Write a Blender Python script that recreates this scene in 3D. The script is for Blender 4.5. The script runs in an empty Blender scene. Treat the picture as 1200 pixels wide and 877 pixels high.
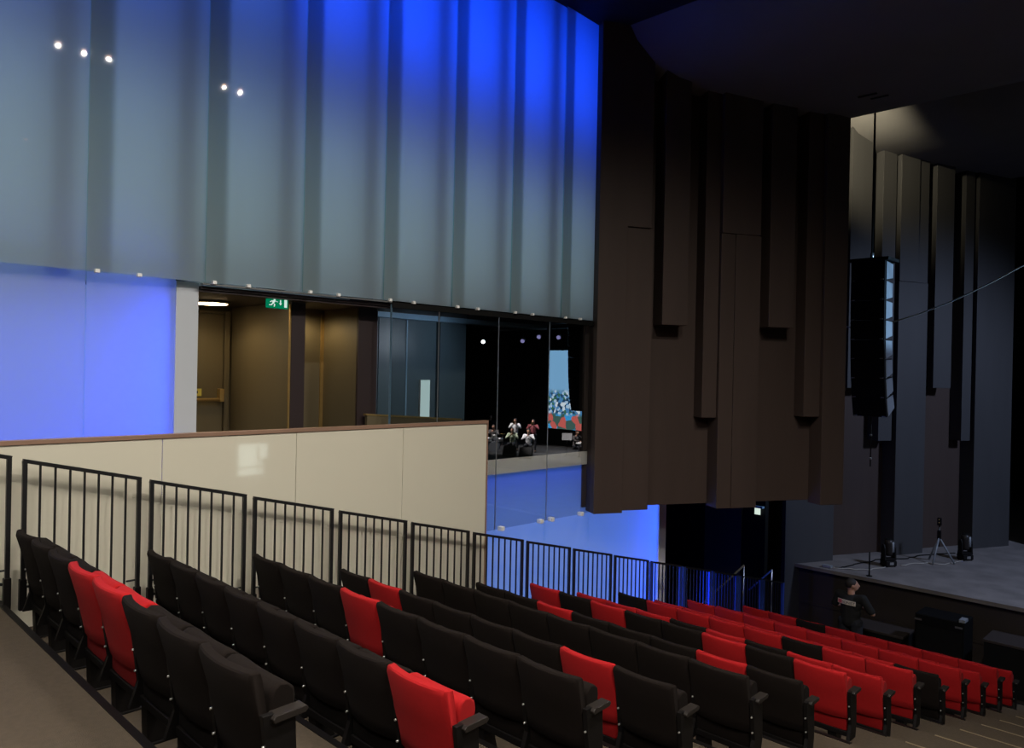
import bpy, bmesh, math, random
from mathutils import Vector, Matrix

random.seed(7)
S = bpy.context.scene
C = S.collection
CZ = 5.65                      # eye height above the hall floor; all z below are relative to the eye

# ------------------------------------------------------------------ camera
YAW, FPX, ROLL, PITCH = math.radians(44.706), 892.24, math.radians(1.161), math.radians(-0.143)
d = Vector((-math.sin(YAW)*math.cos(PITCH), math.cos(YAW)*math.cos(PITCH), math.sin(PITCH)))
r = Vector((math.cos(YAW), math.sin(YAW), 0)); u = r.cross(d)
R_ = r*math.cos(ROLL) + u*math.sin(ROLL); U_ = -r*math.sin(ROLL) + u*math.cos(ROLL)
cam = bpy.data.objects.new('camera', bpy.data.cameras.new('camera')); C.objects.link(cam)
cam.matrix_world = Matrix(((R_.x, U_.x, -d.x, 0), (R_.y, U_.y, -d.y, 0), (R_.z, U_.z, -d.z, CZ), (0, 0, 0, 1)))
cam.data.sensor_width = 36; cam.data.lens = FPX/1200*36; cam.data.clip_end = 200; cam.data.clip_start = .05
S.camera = cam

# ------------------------------------------------------------------ world + exposure
w = bpy.data.worlds.new('world'); S.world = w; w.use_nodes = True
w.node_tree.nodes['Background'].inputs[0].default_value = (.5, .55, .75, 1)
w.node_tree.nodes['Background'].inputs[1].default_value = .010
S.view_settings.view_transform = 'Standard'; S.view_settings.look = 'None'
S.view_settings.exposure = .12; S.view_settings.gamma = 1; S.view_settings.use_curve_mapping = False

# ------------------------------------------------------------------ lights
def area(name, loc, target, size, energy, col, size_y=None, spread=180):
    l = bpy.data.lights.new(name, 'AREA'); l.energy = energy; l.color = col
    l.size = size; l.spread = math.radians(spread)
    if size_y: l.shape = 'RECTANGLE'; l.size_y = size_y
    o = bpy.data.objects.new(name, l); C.objects.link(o)
    o.location = (loc[0], loc[1], loc[2]+CZ)
    v = (Vector(target)-Vector(loc)).normalized()
    if abs(v.z) > .9:          # strips pointing up or down run along y
        zz = -v; yy = (Vector((0, 1, 0))-zz*zz.y).normalized(); xx = yy.cross(zz)
        o.rotation_euler = Matrix((xx, yy, zz)).transposed().to_euler()
    else: o.rotation_euler = v.to_track_quat('-Z', 'Y').to_euler()
    return o
def spot(name, loc, target, energy, col, angle, blend=.6, rad=.15):
    l = bpy.data.lights.new(name, 'SPOT'); l.energy = energy; l.color = col
    l.spot_size = math.radians(angle); l.spot_blend = blend; l.shadow_soft_size = rad
    o = bpy.data.objects.new(name, l); C.objects.link(o)
    o.location = (loc[0], loc[1], loc[2]+CZ)
    v = Vector(target)-Vector(loc); o.rotation_euler = v.to_track_quat('-Z', 'Y').to_euler()
    return o
WARM = (1, .83, .6); WHITE = (1, .93, .82); BLUE = (.06, .16, 1); COOL = (.55, .68, 1)
# house lights in the ceiling above the aisle and behind the camera
HOUSE = [(-.6, 3.9), (-.6, 4.28), (-.6, 4.63), (-.88, 6.45), (-.88, 6.76), (5.77, 5.4)]
for (x, y) in HOUSE[:5]:
    spot('house_spot', (x, y, 4.98), (x-1.2, y-.1, -2), 300, WHITE, 142, .8, 0)
for (x, y, e) in ((-1.2, -2.0, 1150), (-3.0, .2, 1150), (2.2, 1.2, 1800)):
    spot('house_spot', (x, y, 5.0), (x-1.0, y, -2), e, WHITE, 142, .8, 1.0)
# stage work light, cool, from the flies on the far side
spot('stage_wash', (3.0, 18.0, 4.4), (-4.8, 19.6, -2.6), 2100, COOL, 80, .8, .5)
spot('stage_blue', (6, 17.6, 3.0), (-5.2, 15.3, .6), 7000, (.4, .68, 1), 26, .6, .3)
# lamp hidden above the first ceiling wave, lighting the corner of the second one
spot('bridge_lamp', (-5.9, 15.0, 5.9), (-7.0, 18.3, 5.3), 900, (1, .88, .58), 58, .9, .08)
# blue LED strips behind the frosted glass
area('led_top', (-7.6, 6.4, 4.3), (-7.0, 6.4, 4.3), 4.6, 95, (.004, .055, 1), 1.5)
area('led_top_rear', (-7.6, 1.9, 4.3), (-7.0, 1.9, 4.3), 4.4, 34, (.06, .14, 1), 1.6)
area('led_wash', (-7.62, 3.2, 3.3), (-7.0, 3.2, 3.3), 11, 26, (.14, .24, 1), 2.2)
area('led_sill', (-7.6, 3.2, 1.75), (-7.0, 3.2, 1.75), 11, 30, (.84, .92, 1), 1.6)
# band lights above the stage
for (x, y) in ((15.5, 25.5), (12.0, 25.5)):
    spot('band_spot', (x, y, 4.6), (x-1.0, 29.2, -3.4), 9000, (1, .9, .85), 34, .5, .15)

# ------------------------------------------------------------------ materials
def nodes(name):
    m = bpy.data.materials.new(name); m.use_nodes = True
    nt = m.node_tree; nt.nodes.clear()
    out = nt.nodes.new('ShaderNodeOutputMaterial')
    return m, nt, out
def pm(name, col, rough=.6, var=.12, scale=8., bump=0., metal=0., spec=.5, sheen=0., coat=0., bscale=None, stretch=None):
    m, nt, out = nodes(name)
    b = nt.nodes.new('ShaderNodeBsdfPrincipled'); nt.links.new(b.outputs[0], out.inputs[0])
    b.inputs['Roughness'].default_value = rough; b.inputs['Metallic'].default_value = metal
    b.inputs['Specular IOR Level'].default_value = spec
    b.inputs['Sheen Weight'].default_value = sheen; b.inputs['Coat Weight'].default_value = coat
    b.inputs['Coat Roughness'].default_value = .04
    tc = nt.nodes.new('ShaderNodeTexCoord'); n = nt.nodes.new('ShaderNodeTexNoise')
    n.inputs['Scale'].default_value = scale; n.inputs['Detail'].default_value = 6
    src = tc.outputs['Object']
    if stretch:
        mp = nt.nodes.new('ShaderNodeMapping'); mp.inputs['Scale'].default_value = stretch
        nt.links.new(src, mp.inputs[0]); src = mp.outputs[0]
    nt.links.new(src, n.inputs['Vector'])
    mx = nt.nodes.new('ShaderNodeMix'); mx.data_type = 'RGBA'
    mx.inputs[6].default_value = tuple(c*(1-var) for c in col)+(1,)
    mx.inputs[7].default_value = tuple(min(1, c*(1+var)) for c in col)+(1,)
    nt.links.new(n.outputs['Fac'], mx.inputs[0]); nt.links.new(mx.outputs[2], b.inputs['Base Color'])
    if bump:
        n2 = nt.nodes.new('ShaderNodeTexNoise'); n2.inputs['Scale'].default_value = bscale or scale*8
        n2.inputs['Detail'].default_value = 4; nt.links.new(src, n2.inputs['Vector'])
        bp = nt.nodes.new('ShaderNodeBump'); bp.inputs['Strength'].default_value = bump
        bp.inputs['Distance'].default_value = .01
        nt.links.new(n2.outputs['Fac'], bp.inputs['Height']); nt.links.new(bp.outputs[0], b.inputs['Normal'])
    return m
def em(name, col, st):
    m, nt, out = nodes(name)
    e = nt.nodes.new('ShaderNodeEmission'); e.inputs[0].default_value = tuple(col)+(1,); e.inputs[1].default_value = st
    nt.links.new(e.outputs[0], out.inputs[0]); return m
def frosted(name, dcol, tcol, tw=.5, gloss=.07, rough=.03):
    m, nt, out = nodes(name)
    D = nt.nodes.new('ShaderNodeBsdfDiffuse'); D.inputs[0].default_value = tuple(dcol)+(1,)
    T = nt.nodes.new('ShaderNodeBsdfTranslucent'); T.inputs[0].default_value = tuple(tcol)+(1,)
    M = nt.nodes.new('ShaderNodeMixShader'); M.inputs[0].default_value = tw
    G = nt.nodes.new('ShaderNodeBsdfGlossy'); G.inputs[1].default_value = rough
    F = nt.nodes.new('ShaderNodeFresnel'); F.inputs[0].default_value = 1.45
    mt = nt.nodes.new('ShaderNodeMath'); mt.operation = 'MULTIPLY'; mt.inputs[1].default_value = gloss/.045
    M2 = nt.nodes.new('ShaderNodeMixShader')
    L = nt.links.new
    L(D.outputs[0], M.inputs[1]); L(T.outputs[0], M.inputs[2]); L(F.outputs[0], mt.inputs[0]); L(mt.outputs[0], M2.inputs[0])
    L(M.outputs[0], M2.inputs[1]); L(G.outputs[0], M2.inputs[2]); L(M2.outputs[0], out.inputs[0])
    return m
def clear(name, tint, refl):
    m, nt, out = nodes(name)
    T = nt.nodes.new('ShaderNodeBsdfTransparent'); T.inputs[0].default_value = tuple(tint)+(1,)
    G = nt.nodes.new('ShaderNodeBsdfGlossy'); G.inputs[1].default_value = 0; G.inputs[0].default_value = (.92, .97, 1, 1)
    M = nt.nodes.new('ShaderNodeMixShader'); M.inputs[0].default_value = refl
    nt.links.new(T.outputs[0], M.inputs[1]); nt.links.new(G.outputs[0], M.inputs[2]); nt.links.new(M.outputs[0], out.inputs[0])
    return m
M = dict(
    carpet=pm('brown carpet', (.082, .061, .040), .95, .25, 30, .6, bscale=260),
    darkwall=pm('dark painted timber', (.062, .043, .037), .6, .18, 3, .12, spec=.25, bscale=60, stretch=(1, 1, .15)),
    stagewall=pm('dark grey painted timber', (.046, .045, .048), .6, .15, 3, .12, bscale=60, stretch=(1, 1, .15)),
    ceil=pm('black ceiling plaster', (.022, .022, .026), .7, .1, 2, spec=.2),
    ceilwave=pm('dark plaster wave', (.15, .145, .15), .7, .1, 2, spec=.2),
    black=pm('black paint', (.006, .006, .006), .6, .2, 6, spec=.15),
    velvet=pm('black velvet', (.004, .004, .005), .9, .2, 6, sheen=.2),
    cream=pm('cream lacquered panel', (.68, .645, .53), .35, .02, 1.5, coat=.9),
    slab=pm('cream concrete', (.85, .79, .68), .8, .1, 6, .2),
    capwood=pm('brown wood cap', (.27, .165, .115), .4, .2, 10, stretch=(1, .2, 1)),
    white=pm('white plaster', (.8, .8, .8), .7, .03, 3),
    doorbrown=pm('olive brown door laminate', (.105, .085, .050), .45, .12, 3, stretch=(1, 1, .2)),
    column=pm('dark aubergine steel', (.022, .013, .014), .5, .1, 3),
    teal=pm('teal grey panel', (.060, .092, .115), .45, .08, 2),
    tealtrim=pm('blue grey trim', (.20, .33, .46), .4, .08, 2),
    brass=pm('brushed brass', (.55, .38, .15), .35, .1, 20, metal=.8),
    steel=pm('steel', (.6, .6, .6), .3, .05, 20, metal=.9),
    rail=pm('black powder coated steel', (.010, .010, .011), .4, .15, 20),
    rail_bluelit=pm('steel tinted by blue light', (.025, .06, .34), .4, .15, 20),  # rail steel with the blue LED spill put into its colour
    red=pm('red seat fabric', (.42, .011, .013), .85, .12, 40, .35, spec=.15, sheen=.02, bscale=500),
    blk=pm('black seat fabric', (.0125, .0092, .008), .9, .2, 40, .35, spec=.06, sheen=.012, bscale=500),
    frame=pm('black seat frame', (.007, .006, .006), .5, .2, 20, spec=.2),
    arm=pm('black plastic armrest', (.022, .018, .016), .45, .2, 20, spec=.3),
    bolt=pm('zinc bolt', (.75, .75, .72), .3, .05, 20, metal=.7),
    deck=pm('worn grey stage deck', (.19, .172, .168), .75, .5, 2.2, .2, bscale=30),
    stagefront=pm('dark stage fascia', (.030, .022, .020), .6, .25, 2),
    speaker=pm('black speaker grille', (.0035, .0035, .004), .7, .2, 30, spec=.12),
    speakerside=pm('grey speaker side', (.22, .24, .27), .45, .15, 10),
    nosing=pm('cream step nosing', (.26, .20, .12), .5, .1, 20),
    signgreen=em('exit sign green', (.0, .16, .07), 1.0),
    signwhite=em('exit sign white', (.75, .9, .8), .8),
    sticker=pm('yellow sticker', (.55, .48, .1), .6, .1, 30),
    lamp=em('warm lamp lens', (1, .72, .38), 12.0),
    lamphouse=em('house lamp lens', (1, .55, .3), 8.0),
    lensbright=em('bright lantern lens', (1, 1, 1), 12),
    lensdim=em('dim lantern lens', (.5, .45, .9), 1.0),
    endwall=pm('pale grey glass end', (.46, .49, .54), .5, .03, 3),
    slot=em('lit slot glass', (.75, 1, .98), .55),
    skin=pm('skin', (.46, .24, .16), .55, .06, 8),
    hairdark=pm('dark hair', (.02, .014, .012), .7, .3, 60, .3),
    tblack=pm('black cotton', (.010, .010, .011), .9, .15, 20),
    twhite=pm('white cotton', (.72, .72, .74), .9, .05, 20),
    tplaid=pm('dark red plaid', (.22, .05, .06), .9, .6, 14),
    tgreen=pm('pale green cotton', (.48, .56, .40), .9, .1, 14),
    tgrey=pm('grey jacket', (.10, .09, .09), .9, .2, 14),
    tjean=pm('dark trousers', (.015, .017, .025), .9, .2, 14),
    print_white=pm('pale shirt print', (.78, .70, .62), .7, .08, 40),
    print_red=pm('red shirt print', (.55, .12, .14), .7, .1, 40),
    print_dark=pm('dark print ink', (.05, .04, .05), .7, .1, 40),
    glow=em('lit doorway glass', (.85, 1, .92), 5),
    cable=pm('grey cable', (.35, .33, .30), .6, .1, 30),
    gold=pm('trumpet brass', (.8, .55, .2), .25, .1, 20, metal=1),
    frost=frosted('frosted glass', (.25, .28, .29), (.65, .74, .82), .55, .055, .02),
    frostblue=frosted('opal white glass', (.22, .23, .28), (.9, .92, .97), .5, .04),
    edge=clear('glass edge', (.75, .93, .88), .04),
    paneback=clear('clear glass back face', (.99, 1, 1), .0),
    pane=clear('clear glass pane', (.95, .98, .99), .34),
)

# ------------------------------------------------------------------ mesh helpers
def nbm(): return bmesh.new()
def box(bm, x0, x1, y0, y1, z0, z1):
    vs = [bm.verts.new(p) for p in ((x0,y0,z0),(x1,y0,z0),(x1,y1,z0),(x0,y1,z0),(x0,y0,z1),(x1,y0,z1),(x1,y1,z1),(x0,y1,z1))]
    for f in ((3,2,1,0),(4,5,6,7),(0,1,5,4),(1,2,6,5),(2,3,7,6),(3,0,4,7)): bm.faces.new([vs[i] for i in f])
    return vs
def hexa(bm, pts):
    vs = [bm.verts.new(p) for p in pts]
    for f in ((3,2,1,0),(4,5,6,7),(0,1,5,4),(1,2,6,5),(2,3,7,6),(3,0,4,7)): bm.faces.new([vs[i] for i in f])
    return vs
def bar(bm, p, q, w, h=None, up=Vector((0,0,1))):
    h = h or w; p = Vector(p); q = Vector(q); t = (q-p).normalized()
    if abs(t.dot(up)) > .99: up = Vector((0,1,0))
    a = t.cross(up).normalized(); b = a.cross(t).normalized()
    pts = [p-a*w/2-b*h/2, p+a*w/2-b*h/2, p+a*w/2+b*h/2, p-a*w/2+b*h/2]
    pts = [pts[0], pts[1], pts[2], pts[3]]
    vs = [bm.verts.new(x) for x in pts] + [bm.verts.new(x+(q-p)) for x in pts]
    for f in ((3,2,1,0),(4,5,6,7),(0,1,5,4),(1,2,6,5),(2,3,7,6),(3,0,4,7)): bm.faces.new([vs[i] for i in f])
def tube(bm, pts, rad, n=8, cap=True):
    pts = [Vector(p) for p in pts]; rads = rad if isinstance(rad, (list, tuple)) else [rad]*len(pts)
    rings = []; a = None
    for i, p in enumerate(pts):
        t = (pts[min(i+1, len(pts)-1)]-pts[max(i-1, 0)]).normalized()
        if a is None:
            a = t.orthogonal().normalized()
        else:
            a = (a-t*a.dot(t)).normalized()
        b = t.cross(a)
        rings.append([bm.verts.new(p+(a*math.cos(2*math.pi*k/n)+b*math.sin(2*math.pi*k/n))*rads[i]) for k in range(n)])
    for i in range(len(rings)-1):
        for k in range(n):
            f = bm.faces.new([rings[i][k], rings[i][(k+1) % n], rings[i+1][(k+1) % n], rings[i+1][k]]); f.smooth = True
    if cap:
        bm.faces.new(rings[0][::-1]); bm.faces.new(rings[-1])
def ball(bm, c, rx, ry=None, rz=None, sub=2, rot=None):
    ry = ry or rx; rz = rz or rx
    m = Matrix.Translation(c)
    if rot: m = m @ rot
    m = m @ Matrix.Diagonal((rx, ry, rz, 1))
    g = bmesh.ops.create_icosphere(bm, subdivisions=sub, radius=1, matrix=m)
    for v in g['verts']:
        for f in v.link_faces: f.smooth = True
def caps(bm, p, q, r1, r2, n=10):
    tube(bm, [p, q], [r1, r2], n); ball(bm, p, r1, sub=2); ball(bm, q, r2, sub=2)
def prism(bm, poly, axis, a0, a1):
    """poly: 2D points; extruded along axis 'x' (poly is y,z), 'y' (x,z) or 'z' (x,y)"""
    def mk(p, t): return {'x': (t, p[0], p[1]), 'y': (p[0], t, p[1]), 'z': (p[0], p[1], t)}[axis]
    A = [bm.verts.new(mk(p, a0)) for p in poly]; B = [bm.verts.new(mk(p, a1)) for p in poly]
    n = len(poly)
    for i in range(n): bm.faces.new([A[i], A[(i+1) % n], B[(i+1) % n], B[i]])
    bm.faces.new(A[::-1]); bm.faces.new(B)
def mesh(name, bm, mat, bevel=0):
    if bevel: bmesh.ops.bevel(bm, geom=bm.edges[:], offset=bevel, segments=2, affect='EDGES', profile=.5, clamp_overlap=True)
    bmesh.ops.recalc_face_normals(bm, faces=bm.faces[:])
    me = bpy.data.meshes.new(name); bm.to_mesh(me); bm.free()
    for m in (mat if isinstance(mat, (list, tuple)) else [mat]): me.materials.append(M[m])
    return me
def link(name, me, parent=None, loc=(0, 0, 0), rotz=0):
    o = bpy.data.objects.new(name, me); C.objects.link(o)
    if parent: o.parent = parent; o.location = loc
    else: o.location = (loc[0], loc[1], loc[2]+CZ)
    o.rotation_euler = (0, 0, rotz); return o
def obj(name, bm, mat, parent=None, loc=(0, 0, 0), rotz=0, bevel=0):
    return link(name, mesh(name, bm, mat, bevel), parent, loc, rotz)
def tag(o, label, cat, group=None):
    o['label'] = label; o['category'] = cat
    if group: o['group'] = group
    return o
def thing(name, label, cat, loc=(0, 0, 0), rotz=0, group=None):
    return tag(link(name, None, None, loc, rotz), label, cat, group)
def struct(name, label=None, bm=None, mat=None, loc=(0, 0, 0)):
    o = obj(name, bm, mat, None, loc) if bm else link(name, None, None, loc)
    o['kind'] = 'structure'
    if label: o['label'] = label
    return o

PITCHR, RISE = .95, .242
def tz(k): return -2.1-RISE*(k-1)          # height of the tread that carries seat row k
def ty(k): return 1.42+PITCHR*(k-1)        # its rear edge
ORD = ['zeroth','first','second','third','fourth','fifth','sixth','seventh','eighth','ninth','tenth','eleventh','twelfth','thirteenth','fourteenth','fifteenth']

# ================================================================== SETTING
FLOOR = -5.65
bm = nbm(); box(bm, -13, 24, -8, 34, FLOOR-.2, FLOOR)
struct('floor', 'dark hall floor between the seats and the stage', bm, 'stagefront')
# raked tribune
tri = struct('floor_tribune', 'stepped brown carpet tribune under the seats')
for k in range(-2, 15):
    z = tz(k); bm = nbm()
    box(bm, -6.94, 3.0, ty(k), ty(k)+PITCHR, max(z-.5, FLOOR) if k < 14 else FLOOR, z)
    obj('tread', bm, 'carpet', tri)
    bm = nbm(); box(bm, -6.94, -2.62, ty(k)+PITCHR-.03, ty(k)+PITCHR+.012, z-.05, z+.006)
    obj('edge_strip', bm, 'frame', tri)
    if k >= 2:
        bm = nbm(); box(bm, -2.5, -.7, ty(k), ty(k)+.45, z, z+RISE/2)
        st = obj('aisle_step', bm, 'carpet', tri)
        bm = nbm(); box(bm, -2.45, -.75, ty(k)+PITCHR-.012, ty(k)+PITCHR+.005, z-.01, z+.006)
        obj('nosing', bm, 'nosing', tri)
bm = nbm(); box(bm, -6.94, 3, ty(14)+PITCHR, ty(14)+PITCHR+.35, FLOOR, FLOOR+.2)
obj('tread', bm, 'carpet', tri)

# ceiling
bm = nbm(); box(bm, -8.6, 24, -8, 9.2, 5.1, 5.4)
struct('ceiling', 'flat black ceiling over the rear seats', bm, 'ceil')
prof = [(8.85, 5.6), (9.0, 5.2), (9.15, 4.9), (9.4, 4.62), (9.75, 4.45), (10.3, 4.33), (11.1, 4.26), (12.3, 4.22), (12.5, 4.2), (12.56, 4.24), (12.56, 5.6)]
bm = nbm(); prism(bm, prof, 'x', -7.6, 24)
cw = struct('ceiling_wave', 'dark curved ceiling wave hanging over the front rows', bm, 'ceilwave')

bm = nbm(); box(bm, -4.42, -4.15, 11.72, 11.76, 4.225, 4.262); box(bm, -4.3, -4.05, 11.9, 11.94, 4.222, 4.26)
obj('ceiling_slot', bm, 'black', cw)
prof = [(16.6, 8.2), (17.0, 7.4), (17.4, 6.7), (17.8, 6.1), (18.2, 5.72), (18.8, 5.48), (19.6, 5.36), (21, 5.28), (22.7, 5.2), (22.9, 5.25), (22.9, 8.2)]
bm = nbm(); prism(bm, prof, 'x', -9.2, 24)
cw2 = struct('ceiling_wave_stage', 'dark curved ceiling wave hanging over the stage, warmly lit at its wall end', bm, 'ceilwave')
for o_ in (cw, cw2):
    for f in o_.data.polygons: f.use_smooth = True
    o_.data.set_sharp_from_angle(angle=math.radians(40))
bm = nbm(); box(bm, -12, 24, 12.4, 34, 8.2, 8.4)
struct('ceiling_stage', 'black fly ceiling over the stage', bm, 'black')

# far enclosing walls
bm = nbm(); box(bm, 23.8, 24, -8, 34, FLOOR, 8.4); struct('wall_right', 'dark far side wall', bm, 'black')
bm = nbm(); box(bm, -13, 24, -8.2, -8, FLOOR, 8.4); struct('wall_rear', 'dark rear wall', bm, 'black')
bm = nbm(); box(bm, -13, 24, 33.8, 34, FLOOR, 8.4); struct('wall_stage_back', 'black backdrop behind the band', bm, 'velvet')
bm = nbm(); box(bm, -13, -12.8, -8, 34, FLOOR, 8.4); struct('wall_outer', 'dark outer wall behind the tunnels', bm, 'black')

# ------------------------------------------------------------------ left wall: parapet
G = -6.97
par = struct('wall_parapet', 'cream glossy parapet wall behind the guard rails')
for (y0, y1) in ((-2.7, -1.36), (-1.355, -.03), (-.025, 1.3), (1.305, 2.635), (2.64, 3.955), (3.96, 5.3), (5.305, 6.61)):
    bm = nbm(); box(bm, G-.03, G, y0, y1, -4.6, -.655)
    obj('parapet_panel', bm, 'cream', par, bevel=.002)
bm = nbm(); box(bm, G-.05, G+.012, -2.7, 6.62, -.655, -.615); obj('cap_rail', bm, 'capwood', par, bevel=.004)
bm = nbm(); box(bm, G-.05, G+.004, 6.612, 6.635, -4.6, -.617); obj('end_trim', bm, 'capwood', par)
# corridor slab behind parapet, its cream edge shows under the clear glass
bm = nbm(); box(bm, -12.8, -7.12, 6.4, 9.2, -1.34, -1.145); struct('floor_gallery', 'cream slab edge behind the clear glass', bm, 'slab')
bm = nbm(); box(bm, -12.8, -7.12, 6.7, 9.2, -1.145, -1.14); struct('floor_gallery_carpet', 'dark gallery carpet', bm, 'black')
bm = nbm(); box(bm, -12.8, -7.04, -3, 6.4, -1.5, -1.2); struct('floor_corridor', 'dark corridor floor behind parapet', bm, 'carpet')

# ------------------------------------------------------------------ upper frosted glass wall
def glass_panel(parent, name, a, b, z0, z1, mat, th=.012, back='edge'):
    """a,b: (x,y) of the front face ends; the front face scatters, the rest is clear glass"""
    bm = nbm(); a = Vector(a); b = Vector(b); t = (b-a).normalized(); n = Vector((t.y, -t.x))
    if n.x < 0: n = -n
    A = a-n*th; B = b-n*th
    vs = hexa(bm, [(a.x,a.y,z0),(b.x,b.y,z0),(B.x,B.y,z0),(A.x,A.y,z0),(a.x,a.y,z1),(b.x,b.y,z1),(B.x,B.y,z1),(A.x,A.y,z1)])
    bm.faces.ensure_lookup_table()
    for i, f in enumerate(bm.faces): f.material_index = 0 if i == 2 else 1
    return obj(name, bm, [mat, back], parent)
def clip(parent, x, y, z):
    bm = nbm(); box(bm, x-.03, x+.016, y-.018, y+.018, z-.014, z+.018)
    return obj('glass_clip', bm, 'white', parent, bevel=.004)
up = struct('wall_upper_glass', 'tall frosted glass wall glowing blue at the top')
GB, GT = .775, 5.12
for n in range(-3, 9):
    y0 = n-.005; y1 = min(n+1.195, 8.76)
    g = glass_panel(up, 'glass_panel', (G, y0), (G-.045, y1), GB, GT, 'frost')
    if n >= 2:
        clip(up, G+.01, y0+.08, GB); clip(up, G+.0, y0+.42, GB)
# steel fins behind every joint, white cavity wall
for n in range(-2, 9):
    bm = nbm(); box(bm, G-.42, G-.17, n-.30, n-.07, GB+.02, 5.1); obj('steel_fin', bm, 'speakerside', up)
bm = nbm(); box(bm, -7.75, -7.65, -3, 8.9, GB-.02, 5.1); obj('cavity_wall', bm, 'white', up)
bm = nbm(); box(bm, -7.75, -7.04, 2.99, 8.75, GB-.06, GB-.03); obj('cavity_sill', bm, 'column', up)
bm = nbm(); box(bm, -7.75, -7.06, 8.78, 8.86, GB-.06, 5.1); obj('cavity_end', bm, 'column', up)
bm = nbm(); box(bm, G-.07, G-.02, 2.98, 5.13, GB-.022, GB-.008); obj('sill_trim', bm, 'steel', up)
# lower opal glass box, blue, left of the door recess
lo = struct('wall_lower_glass', 'opal glass wall glowing blue above the parapet')
for (y0, y1) in ((-3, -.99), (-.985, .01), (.015, 1.01), (1.015, 2.03), (2.035, 2.775)):
    glass_panel(lo, 'glass_panel', (-7.1, y0), (-7.1, y1), -1.2, .80, 'frostblue')
bm = nbm(); box(bm, -7.5, -7.45, -3, 2.78, -1.2, .7); obj('cavity_wall', bm, 'white', lo)
bm = nbm(); box(bm, -8.7, -7.09, 2.78, 2.985, -1.2, .772); struct('wall_recess_side', 'pale wall end beside the exit recess', bm, 'endwall')
area('led_left', (-7.43, .9, -.25), (-7.0, .9, -.25), 3.6, 15, (.17, .21, 1), 1.5)
area('led_left_edge', (-7.28, 2.74, -.2), (-7.22, 0, -.2), .22, 10, (.02, .06, 1), 1.7)
area('led_left_sill', (-7.3, 1.2, -1.1), (-7.25, 1.2, 1), .2, 8, (.02, .06, 1), 3.2)

# ------------------------------------------------------------------ exit recess
bm = nbm(); box(bm, -8.75, -7.06, 2.985, 5.15, .69, .70); box(bm, -8.75, -7.06, 2.985, 5.15, .70, .71)
struct('ceiling_recess', 'dark soffit over the exit recess', bm, 'column')
bm = nbm(); box(bm, -8.8, -8.66, 2.98, 5.2, -1.2, .7); struct('wall_recess_back', 'olive brown recess wall', bm, 'doorbrown')
dr = struct('door_1', 'olive brown fire door with brass push bar inside the exit recess')
bm = nbm(); box(bm, -8.66, -8.62, 2.99, 3.93, -1.2, .6); obj('door_leaf', bm, 'doorbrown', dr, bevel=.004)
bm = nbm(); box(bm, -8.66, -8.6, 3.94, 4.0, -1.2, .64); box(bm, -8.66, -8.6, 2.99, 3.94, .605, .64); obj('door_frame', bm, 'doorbrown', dr, bevel=.004)
bm = nbm(); tube(bm, [(-8.55, 3.1, -.385), (-8.55, 3.87, -.385)], .02, 10); pb = obj('push_bar', bm, 'brass', dr)
bm = nbm(); box(bm, -8.62, -8.53, 3.86, 3.91, -.41, -.26); obj('latch_case', bm, 'brass', pb, bevel=.006)
bm = nbm(); box(bm, -8.62, -8.612, 3.35, 3.68, -.345, -.26)
stk = obj('sticker', bm, 'sticker', dr)
bm = nbm()
for i in range(7): box(bm, -8.612, -8.61, 3.39+i*.037, 3.415+i*.037, -.315, -.285)
obj('lettering', bm, 'print_dark', stk)
# two partitions standing square to the wall
p1 = struct('wall_partition_1', 'olive brown partition with aubergine steel edge')
bm = nbm(); box(bm, -8.66, -7.3, 4.04, 4.2, -1.2, .69); obj('panel_core', bm, 'doorbrown', p1)
bm = nbm(); box(bm, -7.3, -7.27, 4.045, 4.205, -1.2, .69); obj('end_plate', bm, 'column', p1)
bm = nbm(); box(bm, -7.302, -7.28, 4.03, 4.045, -1.2, .66); obj('brass_edge', bm, 'brass', p1)
p2 = struct('wall_partition_2', 'olive brown partition beside the clear glass')
bm = nbm(); box(bm, -8.66, -7.3, 4.87, 5.12, -1.2, .69); obj('panel_core', bm, 'doorbrown', p2)
bm = nbm(); box(bm, -7.3, -7.27, 4.872, 5.13, -1.2, .76); obj('end_plate', bm, 'column', p2)
bm = nbm(); box(bm, -8.05, -8.0, 4.2, 4.87, -1.2, .69); obj('pocket_back', bm, 'doorbrown', p2)
bm = nbm(); box(bm, -8.0, -7.985, 4.83, 4.87, -1.2, .66); obj('brass_edge', bm, 'brass', p2)
# recess lamp
t = thing('recess_downlight', 'round warm downlight in the soffit of the exit recess', 'light', (-8.0, 3.5, .69))
bm = nbm(); tube(bm, [(0, 0, 0), (0, 0, -.025)], [.2, .185], 28); obj('lamp_housing', bm, 'column', t)
bm = nbm(); tube(bm, [(0, 0, -.026), (0, 0, -.032)], [.17, .16], 28); obj('lens', bm, 'lamp', t)
spot('recess_lamp', (-8.0, 3.5, .62), (-8.0, 3.6, -2), 17, (1, .78, .45), 165, .5, .12)
spot('recess_lamp', (-7.75, 4.53, .62), (-7.75, 4.6, -2), 13, (1, .78, .45), 165, .5, .1)
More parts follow.
